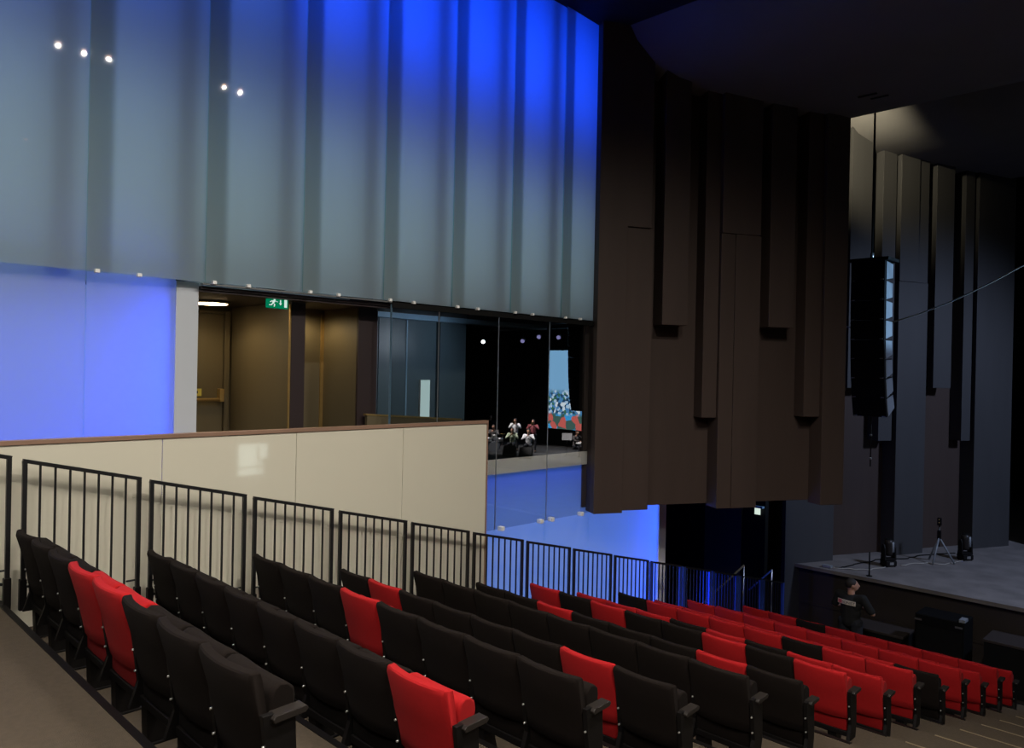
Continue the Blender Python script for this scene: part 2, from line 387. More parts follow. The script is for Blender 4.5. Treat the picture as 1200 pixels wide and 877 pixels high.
# exit sign
t = thing('exit_sign', 'green running man exit sign hanging above the recess', 'sign', (-7.16, 3.815, .60))
bm = nbm(); box(bm, -.02, .02, -.115, .115, 0, .115); obj('sign_box', bm, 'signgreen', t, bevel=.004)
bm = nbm(); box(bm, -.03, .03, -.12, .12, .115, .145); obj('mount', bm, 'steel', t, bevel=.004)
bm = nbm()
def q2(*pts): prism(bm, pts, 'x', .0205, .022)
q2((.07, .012), (.10, .012), (.10, .1), (.07, .1))                                   # door
q2((.022, .05), (.034, .05), (.034, .085), (.022, .085)); q2((.012, .052), (.028, .03), (.044, .052))   # arrow
tube(bm, [(.0205, -.038, .088), (.022, -.038, .088)], .011, 12)
q2((-.066, .074), (-.036, .082), (-.024, .072), (-.046, .05), (-.058, .05))          # torso
q2((-.058, .056), (-.046, .05), (-.03, .038), (-.038, .012), (-.047, .014), (-.042, .034))
q2((-.06, .056), (-.05, .05), (-.068, .026), (-.098, .026), (-.098, .034), (-.074, .036))
q2((-.066, .076), (-.062, .068), (-.085, .056), (-.09, .063)); q2((-.03, .074), (-.024, .068), (-.004, .06), (-.002, .067))
obj('pictogram', bm, 'signwhite', t)

# ------------------------------------------------------------------ clear glass and gallery
pw = struct('window_1', 'tall clear glass screen mirroring the band on stage')
for (y0, y1) in ((5.12, 5.815), (5.825, 6.81), (6.82, 7.785), (7.795, 8.74)):
    glass_panel(pw, 'glass_pane', (-7.0, y0), (-7.0, y1), -2.03, .70, 'pane', .012, 'paneback')
for y in (6.93, 7.68, 7.9, 8.54):
    for x, mm in ((-6.985, 'steel'),):
        bm = nbm(); box(bm, -7.04, -6.96, y-.03, y+.03, -2.055, -2.0); obj('glass_clip', bm, 'white', pw, bevel=.005)
for y in (5.82, 6.815, 7.79):
    bm = nbm(); box(bm, -7.006, -6.996, y-.005, y+.005, -2.03, .70); obj('glass_joint', bm, 'steel', pw)
bm = nbm(); box(bm, -7.03, -6.98, 5.13, 8.74, .70, .76); obj('head_channel', bm, 'black', pw)
bm = nbm(); box(bm, -7.02, -7.0, 5.125, 5.14, -.62, .74); obj('side_channel', bm, 'tealtrim', pw)
# teal panels behind the glass
tw = struct('wall_gallery', 'teal panelled wall behind the clear glass')
for (y0, y1) in ((5.13, 5.66), (5.67, 6.115), (6.125, 6.61), (6.68, 7.15)):
    bm = nbm(); box(bm, -8.1, -8.0, y0, y1, -1.2, .66); obj('wall_panel', bm, 'teal', tw, bevel=.003)
bm = nbm(); box(bm, -8.1, -7.96, 5.13, 8.8, .665, .78); obj('head_trim', bm, 'tealtrim', tw, bevel=.004)
bm = nbm(); box(bm, -8.0, -7.99, 6.10, 6.12, -1.2, .66); obj('joint_trim', bm, 'tealtrim', tw)
bm = nbm(); box(bm, -8.0, -7.992, 6.33, 6.51, -1.0, -.13); obj('door_glazing', bm, 'slot', tw)
bm = nbm(); box(bm, -8.0, -7.985, 6.325, 6.345, -1.0, -.12); obj('door_handle', bm, 'steel', tw)
bm = nbm(); box(bm, -12.8, -7.05, 9.15, 9.25, -1.3, 5.1); struct('wall_gallery_end', 'black gallery end wall', bm, 'black')
bm = nbm(); box(bm, -12.8, -7.1, 5.0, 9.2, .78, .84); struct('ceiling_gallery', 'black gallery ceiling', bm, 'black')
spot('gallery_fill', (-7.2, 6.4, .4), (-8.1, 6.2, .0), 14, (.75, .86, 1), 150, .6, .12)  # added fill without a fixture, brightens the teal panels and head trim
t = thing('gallery_upstand', 'low brown upstand with brass handrail rising behind the parapet end', 'railing', (-7.2, 4.95, -1.2))
bm = nbm(); prism(bm, [(0, 0), (1.4, 0), (1.4, .58), (0, .68)], 'x', -.02, .02); obj('panel', bm, 'doorbrown', t)
bm = nbm(); bar(bm, (0, -.02, .69), (0, 1.42, .59), .05, .02); obj('handrail', bm, 'brass', t)

# ------------------------------------------------------------------ blue opal wall below the gallery
bw = struct('wall_blue_glass', 'opal glass wall glowing blue beside the lower guard rails')
for (y0, y1) in ((5.5, 6.995), (7.0, 7.985), (7.99, 8.965), (8.97, 9.985), (9.99, 10.84)):
    glass_panel(bw, 'glass_panel', (-7.2, y0), (-7.2, y1), -5.4, -1.345 if y0 < 8.5 else -1.345, 'frostblue')
bm = nbm(); box(bm, -7.6, -7.55, 5, 10.9, -5.6, -1.345); obj('cavity_wall', bm, 'white', bw)
bm = nbm(); box(bm, -7.6, -7.19, 10.845, 11.05, -5.6, -1.345); obj('wall_end', bm, 'white', bw)
area('led_wall', (-7.53, 8.3, -3.4), (-7.0, 8.3, -3.4), 5.2, 46, (.22, .34, 1), 3.6)
area('led_wall_edge', (-7.37, 10.82, -3.4), (-7.32, 0, -3.4), .26, 26, (.01, .05, 1), 3.8)
area('led_wall_foot', (-7.37, 8.2, -5.2), (-7.32, 8.2, 0), .26, 26, (.01, .06, 1), 5.0)
area('led_wall_head', (-7.37, 8.0, -1.38), (-7.32, 8.0, -6), .26, 5, (.01, .06, 1), 3.5)
area('led_rail', (-7.1, 11.3, -3.9), (-6.6, 13.5, -4.2), .12, 12, (.01, .06, 1), 1.2)

# ------------------------------------------------------------------ splayed hanging wall of acoustic slabs
def frame(A, B):
    A = Vector(A); B = Vector(B); t = (B-A).normalized(); n = Vector((t.y, -t.x))
    return lambda s, k: (A.x+t.x*s+n.x*k, A.y+t.y*s+n.y*k)
def slab(parent, F, s0, s1, n0, n1, z0, z1, mat, name='acoustic_slab', bevel=.006):
    bm = nbm(); P = [F(s0, n1), F(s1, n1), F(s1, n0), F(s0, n0)]
    hexa(bm, [(p[0], p[1], z0) for p in P]+[(p[0], p[1], z1) for p in P])
    return obj(name, bm, mat, parent, bevel=bevel)
F1 = frame((-6.9, 8.62), (-4.83, 12.45))
hw = struct('wall_proscenium', 'dark brown hanging wall of staggered acoustic slabs')
slab(hw, F1, .0, 4.36, -.42, -.30, -1.985, 5.3, 'darkwall', 'back_board')
slab(hw, F1, .0, .3, -.5, -.4, -2.0, 5.3, 'darkwall', 'edge_board')
slab(hw, F1, .06, .513, -.30, .0, -2.03, 5.3, 'darkwall')
slab(hw, F1, .516, .94, -.30, -.03, -2.0, 2.16, 'darkwall')
slab(hw, F1, .50, .90, -.30, .0, 2.165, 5.3, 'darkwall')
slab(hw, F1, 1.10, 1.52, -.30, .0, .75, 5.3, 'darkwall')
slab(hw, F1, 1.83, 2.08, -.30, -.06, -.634, 5.3, 'darkwall')
slab(hw, F1, 2.085, 2.33, -.30, -.01, -2.02, 2.18, 'darkwall')
slab(hw, F1, 2.333, 2.78, -.30, .0, -2.02, 2.18, 'darkwall')
slab(hw, F1, 2.085, 2.76, -.30, .012, 2.185, 5.3, 'darkwall')
slab(hw, F1, 2.94, 3.39, -.30, .0, .78, 5.3, 'darkwall')
slab(hw, F1, 3.66, 3.96, -.30, -.06, -.617, 5.3, 'darkwall')
slab(hw, F1, 3.965, 4.40, -.30, .0, -2.025, 5.3, 'darkwall')
F2 = frame((-6.78, 18.3), (-4.62, 22.9))
DK = -4.2
sw = struct('wall_stage_side', 'dark grey stage side wall of staggered slabs')
slab(sw, F2, -2.5, 5.4, -.52, -.40, FLOOR, 8.2, 'darkwall', 'back_board')
slab(sw, F2, -1.96, -.60, -.40, .0, FLOOR, 6.6, 'stagewall')
slab(sw, F2, -.28, .36, -.40, .0, -.21, 6.6, 'stagewall')
slab(sw, F2, .74, 1.15, -.40, -.06, -1.46, 6.6, 'stagewall')
slab(sw, F2, 1.23, 2.15, -.40, .0, DK, 2.36, 'stagewall')
slab(sw, F2, 1.22, 1.80, -.40, .02, 2.365, 6.6, 'stagewall')
slab(sw, F2, 1.802, 2.15, -.40, -.02, 2.365, 6.6, 'stagewall')
slab(sw, F2, 2.38, 2.96, -.40, .0, -.18, 6.6, 'stagewall')
slab(sw, F2, 3.42, 3.72, -.40, -.06, -1.49, 6.6, 'stagewall')
slab(sw, F2, 3.8, 5.09, -.40, .0, DK, 6.6, 'stagewall')
# tunnel under the hanging wall
bm = nbm(); box(bm, -12.8, -7.62, 15.55, 15.7, FLOOR, 4); tn = struct('wall_tunnel', 'dark tunnel wall beside the stage', bm, 'black')
bm = nbm(); box(bm, -9.05, -8.15, 15.5, 15.55, FLOOR, -2.7); obj('tunnel_door', bm, 'doorbrown', tn)
bm = nbm(); box(bm, -12.8, -7.62, 11.1, 11.2, FLOOR, -1.3); struct('wall_tunnel_near', 'black tunnel side wall', bm, 'black')
bm = nbm(); box(bm, -12.8, -7.3, 9.2, 15.6, -1.3, -1.2); struct('ceiling_tunnel', 'black tunnel ceiling', bm, 'black')
t = thing('tunnel_exit_sign', 'small pale sign hanging in the dark tunnel beside the stage', 'sign', (-7.76, 15.47, -2.99))
bm = nbm(); box(bm, -.06, .06, -.015, .015, .02, .16); obj('sign_plate', bm, 'signwhite', t)
bm = nbm(); box(bm, -.12, .12, -.03, .082, .16, .2); obj('mount', bm, 'tealtrim', t)

# ------------------------------------------------------------------ stage
bm = nbm(); box(bm, -7.55, 18.8, 16.8, 33.8, DK-.06, DK)
stg = struct('floor_stage', 'worn dark grey stage deck', bm, 'deck')
bm = nbm(); box(bm, -7.55, 18.8, 16.78, 16.8, DK-.07, DK+.006); obj('deck_lip', bm, 'deck', stg)
bm = nbm(); box(bm, -7.55, -3.0, 16.9, 17.0, FLOOR, DK-.06); obj('fascia', bm, 'stagefront', stg)
bm = nbm(); box(bm, -2.99, 18.8, 16.9, 17.0, FLOOR, DK-.06); obj('fascia', bm, 'stagefront', stg)
bm = nbm(); box(bm, -7.55, 18.8, 16.88, 16.9, FLOOR+.58, FLOOR+.64); obj('fascia_batten', bm, 'stagefront', stg)

# ================================================================== SEATS
def sweep(bm, prof, xs, dy, shrink):
    """closed y-z profile swept along x; dy(x) bends it, shrink(x) pulls it towards its middle at the ends"""
    cy = sum(p[0] for p in prof)/len(prof); cz = sum(p[1] for p in prof)/len(prof)
    rings = []
    for x in xs:
        k = shrink(x); rings.append([bm.verts.new((x, cy+(p[0]-cy)*k+dy(x), cz+(p[1]-cz)*(1-(1-k)*.18))) for p in prof])
    n = len(prof)
    for i in range(len(rings)-1):
        for j in range(n):
            f = bm.faces.new([rings[i][j], rings[i][(j+1) % n], rings[i+1][(j+1) % n], rings[i+1][j]]); f.smooth = True
    bm.faces.new(rings[0][::-1]); bm.faces.new(rings[-1])
HW = .246
XS = [-HW, -HW+.008, -HW+.03, -.15, -.075, 0, .075, .15, HW-.03, HW-.008, HW]
def shr(x): a = HW-abs(x); return 1 if a > .025 else (.95 if a > .005 else .78)
def backrest_mesh(mat, dz):
    prof = [(-.004, .80), (.000, .824), (.008, .831), (.046, .831), (.058, .80), (.085, .66), (.118, .48), (.135, .40),
            (.128, .382), (.108, .376), (.098, .385), (.082, .46), (.045, .63)]
    bm = nbm(); sweep(bm, [(a, b+dz) for a, b in prof], XS, lambda x: .036*(x/HW)**2, shr)
    me = mesh('backrest', bm, mat); me.set_sharp_from_angle(angle=math.radians(38)); return me
def pad_mesh(mat, dz):
    prof = [(.128, .70), (.142, .735), (.175, .752), (.215, .745), (.245, .72), (.252, .68), (.235, .5), (.225, .34), (.21, .27), (.185, .242), (.155, .245), (.135, .27), (.132, .5)]
    bm = nbm(); sweep(bm, [(a, b+dz) for a, b in prof], [x*.95 for x in XS], lambda x: .012*(x/HW)**2, lambda x: shr(x/.95))
    return mesh('seat_pad', bm, mat)
def frame_mesh(dz):
    bm = nbm(); box(bm, -.245, .245, .13, .23, .215+dz, .262+dz)
    return mesh('seat_frame', bm, 'frame', .004)
def side_mesh(dz):
    bm = nbm(); prism(bm, [(.075, .20+dz), (.225, .20+dz), (.245, .34+dz), (.23, .655+dz), (.08, .655+dz), (.10, .50+dz), (.125, .34+dz)], 'x', -.016, .016)
    return mesh('side_frame', bm, 'frame', .003)
def arm_mesh(dz, y0, hw):
    bm = nbm(); prism(bm, [(y0, .652+dz), (.265, .66+dz), (.28, .675+dz), (.27, .69+dz), (y0+.01, .685+dz), (y0-.006, .67+dz)], 'x', -hw, hw)
    return mesh('armrest', bm, 'arm', .004)
def leg_mesh(dz):
    bm = nbm(); prism(bm, [(.15, .0), (.29, .0), (.25, .12), (.235, .23+dz), (.14, .23+dz), (.145, .1)], 'x', -.042, .042)
    box(bm, -.06, .06, .13, .31, .0, .012)
    return mesh('leg', bm, 'frame', .003)
def bolt_mesh(x, y, z):
    bm = nbm(); tube(bm, [(x, y, z), (x, y-.012, z)], .0065, 8)
    return mesh('bolt', bm, 'bolt')
DZ = {1: 0.0, 0: -.058}
SM = {}
for par_ in (1, 0):
    dz = DZ[par_]
    SM[par_] = dict(red=backrest_mesh('red', dz), blk=backrest_mesh('blk', dz), predp=pad_mesh('red', dz), pblk=pad_mesh('blk', dz),
                    frame=frame_mesh(dz), side=side_mesh(dz), arm=arm_mesh(dz, .10, .025), armend=arm_mesh(dz-.03, .12, .034), leg=leg_mesh(dz), bl=bolt_mesh(-.03, .142, .022), bs=[bolt_mesh(0, .115, .40+dz), bolt_mesh(0, .10, .52+dz)])
ROWS = ['BBBRRBBB', 'BBBBBBBR', 'BBBRBBBB', 'BRBBBBRB', 'BBBBBBBB', 'BBRBBBRB', 'RBRBBRBR', 'RRRBRBRR', 'BRRRRBRR',
        'RRRRRRRB', 'RRRRRRRR', 'RRRRRRRR', 'RRBRRRRR', 'RRRRRRRR']
ENDS = [-2.93, -2.82, -2.77, -2.74] + [-2.71]*10
for k in range(1, 15):
    row = ROWS[k-1]; par_ = k % 2; m = SM[par_]
    if k == 1: E = [-6.72, -6.30, -5.87, -5.42, -4.95, -4.45, -3.95, -3.45, -2.95]
    else: E = [-6.72+(ENDS[k-1]+6.72)*j/8 for j in range(9)]
    rn = 15-k
    rowname = 'front row by the stage' if rn == 1 else ORD[rn]+' row up from the stage'
    for j in range(8):
        wd = E[j+1]-E[j]; cx = (E[j]+E[j+1])/2; sx = wd/.5
        isred = row[j] == 'R'; pos = 8-j
        posn = 'at the aisle end' if pos == 1 else ('against the side rail' if pos == 8 else ORD[pos]+' in from the aisle')
        t = thing('theatre_seat', '%s folding seat %s, %s' % ('red' if isred else 'black', posn, rowname), 'seat',
                  (cx, 1.445+PITCHR*(k-1), tz(k)), 0, 'folding seats in the raked rows')
        b = link('backrest', m['red' if isred else 'blk'], t); p = link('seat_pad', m['predp' if isred else 'pblk'], t)
        f = link('seat_frame', m['frame'], t)
        for o in (b, p, f): o.scale = (sx, 1, 1)
        for xx, end in [(-wd/2+.018, False)] + ([(wd/2+.02, True)] if j == 7 else []):
            s = link('side_frame', m['side'], t, (xx, 0, 0))
            for me_ in m['bs']: link('bolt', me_, s)
            link('armrest', m['armend' if end else 'arm'], t, (xx+.008, 0, 0))
        for xx in [-wd/2+.065] + ([wd/2-.15] if j == 7 else []):
            l = link('leg', m['leg'], t, (xx, 0, 0)); link('bolt', m['bl'], l)

# ================================================================== GUARD RAILS
RX = -6.82
def rail_top(y): return -.762-RISE/PITCHR*(y-1.547)
LEN = .845
def tubeM(pts, rad, n=8):
    bm = nbm(); tube(bm, pts, rad, n); return bm
SL = RISE/PITCHR
H0 = 1.16
meshes = {}
def rail_meshes():
    r_ = {}
    bm = nbm(); bar(bm, (0, -.016, 0), (0, LEN+.016, -SL*LEN), .03, .03); r_['top'] = mesh('top_rail', bm, 'rail')
    bm = nbm(); bar(bm, (0, 0, 0), (0, 0, -H0), .032); r_['post'] = mesh('post', bm, 'rail')
    bm = nbm(); box(bm, -.016, .016, -.035, .035, -H0, 0); r_['post_bluelit'] = mesh('post', bm, 'rail_bluelit')  # lower posts, blue light from the LED wall painted into their colour
    bm = nbm(); bar(bm, (0, 0, 0), (0, 0, -.98), .015); r_['bal'] = mesh('baluster', bm, 'rail')
    bm = nbm(); bar(bm, (0, 0, 0), (0, 0, .24), .05); r_['sock'] = mesh('socket', bm, 'frame', .004)
    bm = nbm(); bar(bm, (0, .03, 0), (0, LEN-.03, -SL*(LEN-.06)), .02, .02); r_['bot'] = mesh('bottom_rail', bm, 'rail')
    bm = nbm(); tube(bm, [(0, 0, .26), (0, .085, .26), (0, .09, .25), (0, .09, .0), (0, .03, .0)], .008, 6); r_['hook'] = mesh('latch_rod', bm, 'rail')
    return r_
RM = rail_meshes()
for k in range(-1, 14):
    y0 = 1.547+PITCHR*k; z0 = rail_top(y0); n = 14-k
    t = thing('guard_rail', 'black metal guard rail panel, %s' % ('lowest beside the stage' if k == 13 else 'at the wall behind the rearmost seat row' if k == -1 else
              'at the wall end of seat row %s from the stage' % ORD[14-k]), 'railing', (RX, y0, z0-H0), 0, 'guard rails along the side wall')
    link('top_rail', RM['top'], t, (0, 0, H0))
    for yy in (0, LEN):
        p = link('post', RM['post_bluelit' if k >= 9 else 'post'], t, (0, yy, H0-SL*yy)); link('socket', RM['sock'], p, (0, 0, -H0+(.0 if yy == 0 else .0)))
        link('latch_rod', RM['hook'], p, (0, 0 if yy == 0 else -.09, -H0+.04))
    for i in range(1, 8):
        yy = LEN*i/8; link('baluster', RM['bal'], t, (0, yy, H0-SL*yy-.01))
    link('bottom_rail', RM['bot'], t, (0, 0, H0-.98))
t = thing('stair_post', 'pale steel stair post with short handrail at the stage corner', 'post', (-7.14, 14.9, -4.86))
bm = nbm(); tube(bm, [(0, 0, 0), (0, 0, .92)], .02, 10); obj('pole', bm, 'steel', t)
bm = nbm(); tube(bm, [(0, 0, .9), (-.1, -.75, .62)], .016, 8); obj('handrail', bm, 'rail_bluelit', t)
bm = nbm(); box(bm, -.1, .1, -.1, .1, -.05, .01); obj('base_plate', bm, 'steel', t)
bm = nbm(); box(bm, -.14, .14, -.14, .14, FLOOR+4.86, -.05); obj('plinth', bm, 'black', t)
t = thing('stair_handrail', 'pale slanting stair handrail behind the lowest guard rails', 'railing', (-7.6, 12.0, FLOOR))
bm = nbm(); tube(bm, [(0, 0, 1.0), (0, 2.6, 1.75)], .02, 8); obj('handrail', bm, 'nosing', t)
for yy in (0, 1.3, 2.6):
    bm = nbm(); tube(bm, [(0, yy, 0), (0, yy, 1.0+yy*.288)], .015, 6); obj('post', bm, 'steel', t)

# ================================================================== LINE ARRAY LOUDSPEAKERS
def line_array(label, x, y, ztop, rotz, wdt=.62, dep=.42, hh=.372, n=8):
    t = thing('line_array', label, 'loudspeaker', (x, y, ztop), rotz)
    ang = 0; py = 0; pz = -.06
    for i in range(n):
        ang += math.radians([0, .6, .8, 1, 1.4, 2.2, 3.5, 5][i])
        c, s = math.cos(ang), math.sin(ang)
        def P(yy, zz): return (py+yy*c-zz*s*-1*-1, pz+yy*s*-1*-1+zz*c)
        # front top edge is the hinge; cabinets tip down towards the audience (-y)
        f0 = (py, pz); f1 = (py+math.sin(ang)*hh, pz-math.cos(ang)*hh)
        b0 = (py+math.cos(ang)*dep, pz+math.sin(ang)*dep-.02); b1 = (f1[0]+math.cos(ang)*dep, f1[1]+math.sin(ang)*dep+.05)
        bm = nbm(); prism(bm, [f0, b0, b1, f1], 'x', -wdt/2, wdt/2); cab = obj('cabinet', bm, 'speaker', t, bevel=.006)
        for sx in (-1, 1):
            bm = nbm(); g = .012
            prism(bm, [(f0[0]+.06, f0[1]-.015), (b0[0]-.02, b0[1]-.02), (b1[0]-.02, b1[1]+.02), (f1[0]+.06, f1[1]+.015)], 'x', sx*wdt/2, sx*(wdt/2+g))
            obj('side_plate', bm, 'speakerside', cab)
            bm = nbm(); box(bm, sx*(wdt/2-.05)-.03, sx*(wdt/2-.05)+.03, f1[0]-.012, f1[0]+.004, f1[1]+.006, f1[1]+.024)
            obj('rigging_pin', bm, 'steel', cab)
        py, pz = f1
    bm = nbm(); box(bm, -wdt/2-.03, wdt/2+.08, -.06, dep+.1, -.06, .0); fb = obj('fly_bar', bm, 'black', t, bevel=.008)
    bm = nbm(); tube(bm, [(0, .2, 0), (0, .2, .12)], .035, 8); obj('shackle', bm, 'steel', fb)
    bm = nbm(); tube(bm, [(0, .2, .1), (0, .2, 5.2-ztop+2.9)], .02, 8); obj('chain', bm, 'black', t)
    bm = nbm(); tube(bm, [(.05, .2, pz+.02), (.05, .2, pz-.95)], .012, 6); cb = obj('hanging_cable', bm, 'black', t)
    for zz in (-.35, -.8):
        bm = nbm(); ball(bm, (.05, .2, pz+zz), .025); obj('connector', bm, 'steel', cb)
    return t
line_array('tall black line array loudspeaker hung in front of the stage side wall', -5.40, 15.0, 2.30, 0)
line_array('black line array loudspeaker hung mid stage, mirrored in the clear glass', -1.15, 15.6, 1.35, 0, wdt=1.0, dep=.7, hh=.29)
pts = [(-6.6, 15.75, 1.05), (-6.2, 15.75, 1.06), (-5.7, 15.75, 1.04), (-5.2, 15.75, 1.12), (-4.7, 15.75, 1.27), (-4.2, 15.75, 1.46), (-3.9, 15.75, 1.60), (-3.5, 15.75, 1.80), (-3.0, 15.75, 2.08), (-2.0, 15.75, 2.65), (0, 15.75, 4.0)]
bm = nbm(); tube(bm, pts, .014, 6)
tag(obj('slung_cable', bm, 'cable'), 'thin pale cable slung behind the line array loudspeaker', 'cable')

# ================================================================== STAGE ITEMS
def moving_head(x, y, rz, label):
    t = thing('moving_head_light', label, 'stage light', (x, y, DK), rz, 'moving heads standing on the stage')
    bm = nbm(); box(bm, -.17, .17, -.14, .14, .02, .14); b = obj('base', bm, 'frame', t, bevel=.02)
    for sx in (-1, 1):
        for sy in (-1, 1):
            bm = nbm(); tube(bm, [(sx*.13, sy*.1, 0), (sx*.13, sy*.1, .03)], .02, 8); obj('foot', bm, 'black', b)
    bm = nbm(); box(bm, -.06, .06, -.143, -.139, .05, .11); obj('display', bm, 'steel', b)
    bm = nbm()
    prism(bm, [(-.09, .14), (.09, .14), (.07, .42), (.03, .5), (-.03, .5), (-.07, .42)], 'x', -.19, -.14)
    prism(bm, [(-.09, .14), (.09, .14), (.07, .42), (.03, .5), (-.03, .5), (-.07, .42)], 'x', .14, .19)
    box(bm, -.19, .19, -.09, .09, .14, .19); obj('yoke', bm, 'frame', t, bevel=.008)
    bm = nbm(); tube(bm, [(0, 0, .24), (0, 0, .30), (0, 0, .52), (0, 0, .6)], [.08, .12, .125, .11], 16); h = obj('head', bm, 'arm', t)
    bm = nbm(); tube(bm, [(0, 0, .6), (0, 0, .615)], [.1, .09], 16); obj('lens', bm, 'black', h)
    bm = nbm(); tube(bm, [(.05, -.09, .33), (.05, -.09, .56)], [.05, .045], 10); obj('head_cover', bm, 'speakerside', h)
    t.scale = (.8, .8, 1)
    return t
moving_head(-5.97, 18.2, 1.0, 'black moving head stage light standing nearest the stage edge')
moving_head(-4.95, 20.25, 1.0, 'black moving head stage light standing upstage by the broad slab')
t = thing('tripod_stand', 'thin tripod stand with small device between the two moving heads', 'tripod', (-5.29, 19.45, DK))
for a in (.4, 2.5, 4.6):
    bm = nbm(); tube(bm, [(.02*math.cos(a), .02*math.sin(a), .56), (.32*math.cos(a), .32*math.sin(a), .01)], .02, 8); obj('leg', bm, 'speakerside', t)
bm = nbm(); tube(bm, [(0, 0, .38), (0, 0, .86)], .016, 8); obj('column', bm, 'rail', t)
bm = nbm(); box(bm, -.04, .04, -.03, .03, .55, .75); obj('clamp', bm, 'frame', t, bevel=.01)
bm = nbm(); box(bm, -.045, .045, -.03, .03, .86, 1.04); dv = obj('device', bm, 'frame', t, bevel=.012)
for zz in (.93, 1.0):
    bm = nbm(); ball(bm, (.0, -.03, zz), .014); obj('indicator', bm, 'brass', dv)
t = thing('edge_pole', 'thin black pole at the stage edge behind the security man', 'pole', (-5.94, 16.95, DK))
bm = nbm(); tube(bm, [(0, 0, 0), (0, 0, .52)], .016, 8); obj('pole', bm, 'black', t)
bm = nbm(); tube(bm, [(0, 0, 0), (0, 0, .015)], .06, 12); obj('base', bm, 'black', t)
for i, (pts, lb) in enumerate((
    ([(-6.70, 17.12), (-6.55, 17.3), (-6.5, 17.9), (-6.35, 18.6), (-5.9, 19.3), (-5.8, 19.9), (-5.3, 20.8)], 'black cable lying along the foot of the stage side wall'),
    ([(-5.8, 18.45), (-5.6, 18.9), (-5.45, 19.2), (-5.2, 19.2), (-5.0, 19.7), (-4.95, 20.05)], 'grey cable winding between the wall and moving heads'),
    ([(-6.70, 16.98), (-6.45, 17.2), (-6.1, 17.5), (-5.97, 18.0)], 'grey cable running from stage corner to moving head'))):
    bm = nbm(); P = []
    for a, b in zip(pts[:-1], pts[1:]):
        for s in range(4): P.append((a[0]+(b[0]-a[0])*s/4+random.uniform(-.04, .04), a[1]+(b[1]-a[1])*s/4+random.uniform(-.04, .04), DK+.014))
    P.append((pts[-1][0], pts[-1][1], DK+.014)); tube(bm, P, .013, 6)
    tag(obj('stage_cable', bm, 'cable' if i else 'black'), lb, 'cable')
t = thing('stage_box', 'small silver connector box at the corner of the stage', 'box', (-6.85, 17.0, DK))
bm = nbm(); box(bm, -.1, .1, -.06, .06, 0, .06); obj('case', bm, 'speakerside', t, bevel=.01)
bm = nbm(); box(bm, -.07, .07, -.065, -.06, .015, .045); obj('socket_panel', bm, 'steel', t)
# leg curtain upstage
bm = nbm(); N = 60; top = []; bot = []
for i in range(N+1):
    s = i/N*5.0; dx = .09*math.sin(s*14)+.05*math.sin(s*31+1)
    top.append(bm.verts.new((-4.35+s, 23.35+dx, 8.0))); bot.append(bm.verts.new((-4.35+s, 23.35+dx*1.2, DK+.03)))
for i in range(N):
    f = bm.faces.new([bot[i], bot[i+1], top[i+1], top[i]]); f.smooth = True
cu = obj('stage_curtain', bm, 'velvet'); tag(cu, 'black velvet leg curtain hanging beside the broad stage slab', 'curtain')
sm = cu.modifiers.new('thick', 'SOLIDIFY'); sm.thickness = .012
# equipment in front of the stage
t = thing('subwoofer', 'black subwoofer cabinet standing under the stage edge', 'loudspeaker', (-4.28, 16.15, FLOOR))
bm = nbm(); box(bm, -.42, .42, -.3, .3, .03, 1.2); obj('cabinet', bm, 'speaker', t, bevel=.02)
bm = nbm(); box(bm, -.38, .38, -.315, -.3, .08, 1.0); obj('grille', bm, 'black', t)
for x in (-.36, .33):
    bm = nbm(); box(bm, x-.06, x+.06, -.32, -.3, 1.08, 1.11); obj('handle', bm, 'steel', t)
bm = nbm(); box(bm, .33, .43, -.31, -.1, 1.2, 1.25); obj('corner_latch', bm, 'speakerside', t)
bm = nbm(); box(bm, -.3, .3, -.2, .2, 0, .03); obj('castor_board', bm, 'black', t)
for i, (x0, x1, h) in enumerate(((-6.1, -4.95, .62), (-3.6, -.5, .95))):
    t = thing('black_riser', 'low black platform %s the subwoofer cabinet' % ('behind the security man, left of' if i == 0 else 'right of'), 'platform', (x0, 16.0, FLOOR))
    bm = nbm(); box(bm, 0, x1-x0, 0, .75, h-.05, h); obj('top', bm, 'stagefront', t, bevel=.006)
    bm = nbm(); box(bm, .02, x1-x0-.02, .02, .73, 0, h-.05); obj('body', bm, 'black', t)

